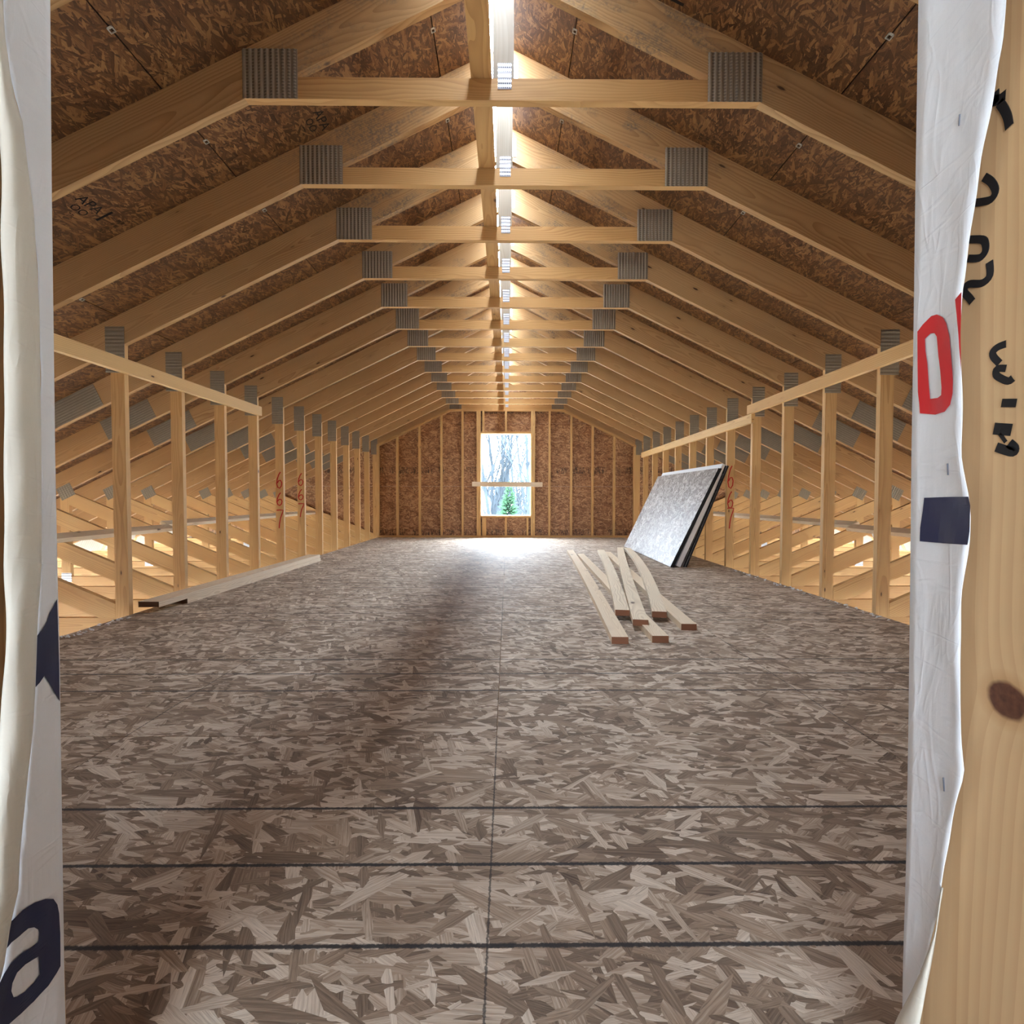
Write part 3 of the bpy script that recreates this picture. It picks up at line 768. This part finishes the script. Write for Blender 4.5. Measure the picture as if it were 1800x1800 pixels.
# surfaces the prints lie on: read the sheet back at (y, z)
def surf(o, sgn, eps=.0016):
    from mathutils.bvhtree import BVHTree
    me = o.data; bv = BVHTree.FromPolygons([v.co for v in me.vertices], [tuple(p.vertices) for p in me.polygons])
    def fn(co):
        h = bv.ray_cast(Vector((0, co.y, co.z)), Vector((-sgn, 0, 0)))
        if h[0] is None: h = bv.find_nearest(co)
        return sgn*(h[0].x-co.x)+eps
    return fn
sR, sL = surf(hwR, -1), surf(hwL, 1)
Z3 = lambda l: [(1580+x/3.6, 500+y/3.6) for x, y in l]
print_poly('red_letter', RXS, -1, Z3([(117, 298), (150, 255), (205, 200), (240, 190), (275, 205), (300, 245), (320, 330), (333, 480), (342, 600), (340, 690), (325, 760), (290, 805), (230, 824), (133, 815), (130, 760), (120, 680), (118, 480)]),
           [Z3([(165, 345), (200, 310), (225, 308), (240, 330), (250, 450), (262, 550), (270, 650), (268, 700), (245, 718), (197, 724), (188, 620), (180, 500), (168, 420)])], M['redprint'], hwR, None, sR)
print_poly('red_edge_print', RXS, -1, Z3([(356, 95), (396, 48), (394, 200), (392, 420), (393, 600), (388, 480), (378, 330), (366, 200), (358, 120)]), [], M['redprint'], hwR, None, sR)
print_poly('navy_block', RXS, -1, Z3([(160, 1350), (300, 1345), (440, 1343), (452, 1400), (448, 1560), (434, 1648), (280, 1638), (132, 1625), (135, 1540), (150, 1440)]), [], M['navy'], hwR, None, sR)
print_poly('navy_letter', LXS, 1, [(20, 1619), (40, 1600), (62, 1586), (80, 1580), (94, 1580), (101, 1590), (104, 1605), (106, 1640), (106.5, 1698), (100, 1710), (85, 1733), (60, 1760), (30, 1788), (14, 1802), (-4, 1816), (-18, 1790), (-4, 1736), (7, 1712), (18, 1695), (35, 1678), (55, 1665), (68, 1655), (69, 1640), (67, 1634), (60, 1630), (50, 1632), (35, 1645), (20, 1657), (12, 1667), (15, 1650), (18, 1630)],
           [[(68, 1681), (69, 1700), (70, 1713), (60, 1727), (45, 1742), (30, 1752), (24, 1753), (20, 1742), (22, 1728), (30, 1710), (45, 1695)]], M['navy'], hwL, None, sL)
print_poly('navy_mark', LXS, 1, [(100.5, 1053), (102, 1100), (104, 1167), (105, 1233), (98, 1221), (90, 1207), (78, 1188), (70, 1200), (62.5, 1208), (64, 1167), (65.5, 1117), (74, 1107), (83, 1093), (87, 1078), (94, 1066)], [], M['navy'], hwL, None, sL)
for (x, y, dx, dy) in ((1698, 201, -1.5, 10), (1679, 815, .8, 10), (1670, 1367, 2, 12)):
    a, b = ray_at(x, y, 0, RXS), ray_at(x+dx, y+dy*2, 0, RXS)
    for p in (a, b): p.x -= sR(p)+.0003
    d = (b-a).normalized()
    beam('staple', a, b, .0011, .0009, M['staple'], hwR, (1, 0, 0))
# marker writing on the right jamb stud
def stroke(paths, wpx):
    v, f = [], []
    for path, wp in paths:
        pts = [ray_at(x, y, 0, JR) for x, y in path]
        # resample so that curves stay smooth
        for i, p in enumerate(pts):
            t = (pts[min(i+1, len(pts)-1)]-pts[max(i-1, 0)]); t.x = 0; t.normalize(); n = Vector((0, -t.z, t.y))*wp*.00056
            for q in (p+n, p-n): v += [(JR-.0001, q.y, q.z), (JR-.0008, q.y, q.z)]
        k0 = len(v)-4*len(pts)
        for i in range(len(pts)-1):
            k = k0+4*i
            f += [(k+1, k+3, k+7, k+5), (k, k+1, k+5, k+4), (k+2, k+6, k+7, k+3)]
    return v, f
A = lambda l: [(1660+x/4.5, 120+y/4.5) for x, y in l]
Bq = lambda l: [(1660+x/6, 560+y/6) for x, y in l]
def smooth(l, k=4):
    out = []
    for i in range(len(l)-1):
        p0, p1, p2, p3 = l[max(i-1, 0)], l[i], l[i+1], l[min(i+2, len(l)-1)]
        for j in range(k):
            t = j/k
            out.append(tuple(.5*(2*p1[d]+(-p0[d]+p2[d])*t+(2*p0[d]-5*p1[d]+4*p2[d]-p3[d])*t*t+(-p0[d]+3*p1[d]-3*p2[d]+p3[d])*t**3) for d in (0, 1)))
    return out+[l[-1]]
S = [(A([(402, 190), (404, 285)]), 8), (A([(385, 262), (440, 245), (492, 205)]), 8), (smooth(A([(440, 270), (480, 330), (505, 390), (518, 465)])), 7),
     (smooth(A([(318, 860), (375, 900), (408, 970), (375, 1035), (310, 1055), (240, 1065)])), 6.5),
     (smooth(A([(195, 1355), (300, 1355), (328, 1390), (325, 1450), (280, 1500), (190, 1505)])), 6.5),
     (smooth(A([(360, 1530), (362, 1640), (300, 1700), (205, 1705), (165, 1735), (165, 1775), (200, 1815), (225, 1850)])), 6.5),
     (smooth(Bq([(660, 265), (570, 300), (518, 350), (525, 405), (590, 475)])), 6),
     (smooth(Bq([(660, 525), (565, 530), (550, 590), (600, 630), (680, 660), (730, 625)])), 6),
     (Bq([(612, 890), (770, 890)]), 7), (Bq([(530, 1160), (718, 1175)]), 10), (Bq([(590, 1215), (655, 1305)]), 3), (smooth(Bq([(690, 1315), (742, 1365), (725, 1405), (640, 1385), (555, 1355)])), 8)]
v, f = stroke(S, 5)
iv = js.matrix_basis.inverted()
o = mesh_obj('marker_writing', [iv @ Vector(p) for p in v], f, M['marker'], js); o['label'] = 'black hand-written marker, partly covered by the wrap'

# ------------------------------------------------------------------ stamps printed on the roof deck
def stamp(s, x, y, lines, size, rz=0):
    """printed grade stamp under the sheathing; reads down the slope"""
    root = None
    for txt, dx, dy, k in lines:
        cu = bpy.data.curves.new('stamp', 'FONT'); cu.body = txt; cu.size = size*k; cu.align_x = 'CENTER'; cu.extrude = .0002
        cu.materials.append(M['marker'])
        o = bpy.data.objects.new('stamp', cu); link(o)
        # text lies on the deck's underside, facing down
        Yv0 = Vector((-s*CA, 0, math.sin(ANG))); X0 = Vector((0, -s, 0)); nz = Vector((-s*math.sin(ANG), 0, -CA))
        X = X0*math.cos(rz)+Yv0*math.sin(rz); Yv = nz.cross(X)
        m = Matrix((X, Yv, nz)).transposed().to_4x4()
        m.translation = Vector((TX+s*x, y, deckz(x)))+nz*.0008+Yv*dy+X*dx
        o.matrix_basis = m
        o.parent = [e for e in sc.objects if e.name.startswith('ceiling')][0 if s < 0 else 1]
        o.matrix_parent_inverse = o.parent.matrix_basis.inverted()
bpy.context.view_layer.update()
for (sd, x, y) in ((-1, 2.05, 2.64), (-1, .97, 2.80), (1, .725, 2.35), (1, 1.08, 3.02), (-1, 2.5, 5.2)):
    stamp(sd, x, y, [('APA', 0, .0, 1.2), ('OO', 0, -.055, .9), ('--', 0, -.09, .8), ('I', .10, -.03, 2.2), ('lll ll', .18, .03, .5), ('ll lll', .18, -.005, .5), ('lllll', .18, -.04, .5), ('ll ll', .18, -.075, .5)], .062)

# ------------------------------------------------------------------ outside: trees and a house
def tube_tree(name, loc, h, seed, lab, depth=4, spread=.5, stems=1, mat='bark', grp=None, r0=None, nb=5):
    rnd = random.Random(seed); v, f = [], []
    def seg(a, b, ra, rb, n=4):
        d = (b-a).normalized(); s_ = d.orthogonal().normalized(); t = d.cross(s_); k = len(v)
        for p, r in ((a, ra), (b, rb)):
            for i in range(n): v.append(p+(s_*math.cos(6.283*i/n)+t*math.sin(6.283*i/n))*r)
        for i in range(n): f.append((k+i, k+(i+1) % n, k+n+(i+1) % n, k+n+i))
    def grow(p, d, L, r, lev):
        k = 4 if lev < 2 else 3; q = p
        for i in range(k):
            nd = (d+Vector((rnd.uniform(-1, 1), rnd.uniform(-1, 1), rnd.uniform(-.2, .6)))*.16).normalized()
            e = q+nd*L/k; ra, rb = r*(1-.7*i/k), r*(1-.7*(i+1)/k); seg(q, e, ra, rb, 4 if lev < 2 else 3)
            if lev < depth:
                for _ in range(nb if lev == 0 and i > 0 else 2):
                    if rnd.random() < .85:
                        az = rnd.uniform(0, 6.283)
                        bd = (nd*rnd.uniform(.7, 1.2)+Vector((math.cos(az), math.sin(az), rnd.uniform(.0, .5)))*spread*1.3).normalized()
                        grow(q.lerp(e, rnd.random()), bd, L*rnd.uniform(.32, .5), rb*.6, lev+1)
            q, d = e, nd
    for s_ in range(stems):
        grow(Vector((rnd.uniform(-.25, .25)*(stems > 1), rnd.uniform(-.25, .25)*(stems > 1), 0)), Vector((rnd.uniform(-.12, .12), rnd.uniform(-.1, .1), 1)).normalized(), h, r0 or h*.012, 0)
    o = mesh_obj(name, v, f, M[mat], None, None, loc); tag(o, lab, 'tree', grp); return o
def at(px, Y): return (px-890)*Y/FOC+CAM.x
tube_tree('bare_tree', (at(872, 34), 34, GROUND), 11.5, 4, 'tall bare tree of several stems at the left in the far window', 3, .34, 5, r0=.17, nb=4)
tube_tree('bare_tree', (at(921, 40), 40, GROUND), 12, 8, 'thin bare tree at the right in the far window', 2, .42, 2, r0=.15, nb=3)
tube_tree('bare_tree', (at(941, 30), 30, GROUND), 10, 12, 'bare tree half hidden at the right edge of the far window', 2, .5, 2, r0=.17, nb=4)
rt = random.Random(3)
for i in range(10):
    px = 844+i*9.8+rt.uniform(-2, 2); Y = 62+(i % 3)*17 if px > 861 else 136
    tube_tree('bare_tree', (at(px, Y), Y, GROUND), rt.uniform(5.6, 7.2)*Y/75, 40+i, 'small bare tree in the distant row seen low in the window', 2, .26, 3, grp='distant row of bare trees', r0=.22, nb=3)
def conifer(loc, h, r, seed, lab):
    rnd = random.Random(seed); root = empty('fir_tree', loc); tag(root, lab, 'tree')
    beam('trunk', (0, 0, 0), (0, 0, h*.97), .14, .14, M['bark'], root, (1, 0, 0))
    v, f = [], []
    for i in range(620):
        t = rnd.random()**.8; z = h*(.12+.88*t); R = r*(1-t)**.8+.05; az = rnd.uniform(0, 6.283); L = R*rnd.uniform(.6, 1.1)
        d = Vector((math.cos(az), math.sin(az), rnd.uniform(-.25, .25))).normalized(); sd = Vector((-d.y, d.x, 0))*L*.16
        b = Vector((0, 0, z))+d*L*.15; e = b+d*L; m_ = b.lerp(e, .5); k = len(v)
        v += [b, m_+sd+Vector((0, 0, -.04)), e+Vector((0, 0, .02)), m_-sd+Vector((0, 0, -.04)), m_+Vector((0, 0, .05))]
        f += [(k, k+1, k+4), (k+1, k+2, k+4), (k+2, k+3, k+4), (k+3, k, k+4), (k, k+3, k+2, k+1)]
    o = mesh_obj('foliage', v, f, M['needle'], root)
conifer((at(893, 22), 22, GROUND), 4.35, 1.0, 5, 'small green fir tree in the lower half of the far window')
hs = empty('house', (at(838, 118), 122, GROUND)); tag(hs, 'distant white house low at the left of the far window', 'house')
mesh_obj('wall', boxv((-5, -3, .45), (3, 3, 2.7)), BOXF, M['siding'], hs)
mesh_obj('foundation', boxv((-5.02, -3.02, 0), (3.02, 3.02, .45)), BOXF, M['slate'], hs)
mesh_obj('roof', [(-5.4, -3.4, 2.7), (3.4, -3.4, 2.7), (3.4, 3.4, 2.7), (-5.4, 3.4, 2.7), (-5.4, 0, 3.7), (3.4, 0, 3.7)], [(0, 1, 5, 4), (2, 3, 4, 5), (0, 4, 3), (1, 2, 5), (0, 3, 2, 1)], M['concrete'], hs)
for x in (-3.5, -1, 1.5): mesh_obj('window', boxv((x-.4, -3.05, 1.2), (x+.4, -2.98, 2.2)), BOXF, M['slate'], hs)

# ------------------------------------------------------------------ shavings along the floor edges
def chips(x, y0, y1, n, seed, lab):
    rnd = random.Random(seed); v, f = [], []
    for _ in range(n):
        c = Vector((x+rnd.uniform(-.04, .03), y0+(y1-y0)*rnd.random(), .0045)); a = rnd.uniform(0, 6.28); r = rnd.uniform(.006, .018); k = len(v)
        for j in range(4):
            t = a+j*1.57; v.append(c+Vector((math.cos(t)*r, math.sin(t)*r*.6, rnd.uniform(-.004, .007))))
        v.append(c+Vector((0, 0, .009)))
        f += [(k, k+1, k+4), (k+1, k+2, k+4), (k+2, k+3, k+4), (k+3, k, k+4), (k+3, k+2, k+1, k)]
    o = mesh_obj('shavings', v, f, M['foam']); tag(o, lab, 'shavings', None, 'stuff')
chips(FX1-.04, 3.3, 5.6, 60, 21, 'pale wood shavings along the right edge of the floor by the knee posts')
chips(FX0+.06, 2.9, 3.5, 30, 22, 'few pale shavings at the left edge of the floor by the nearest post')
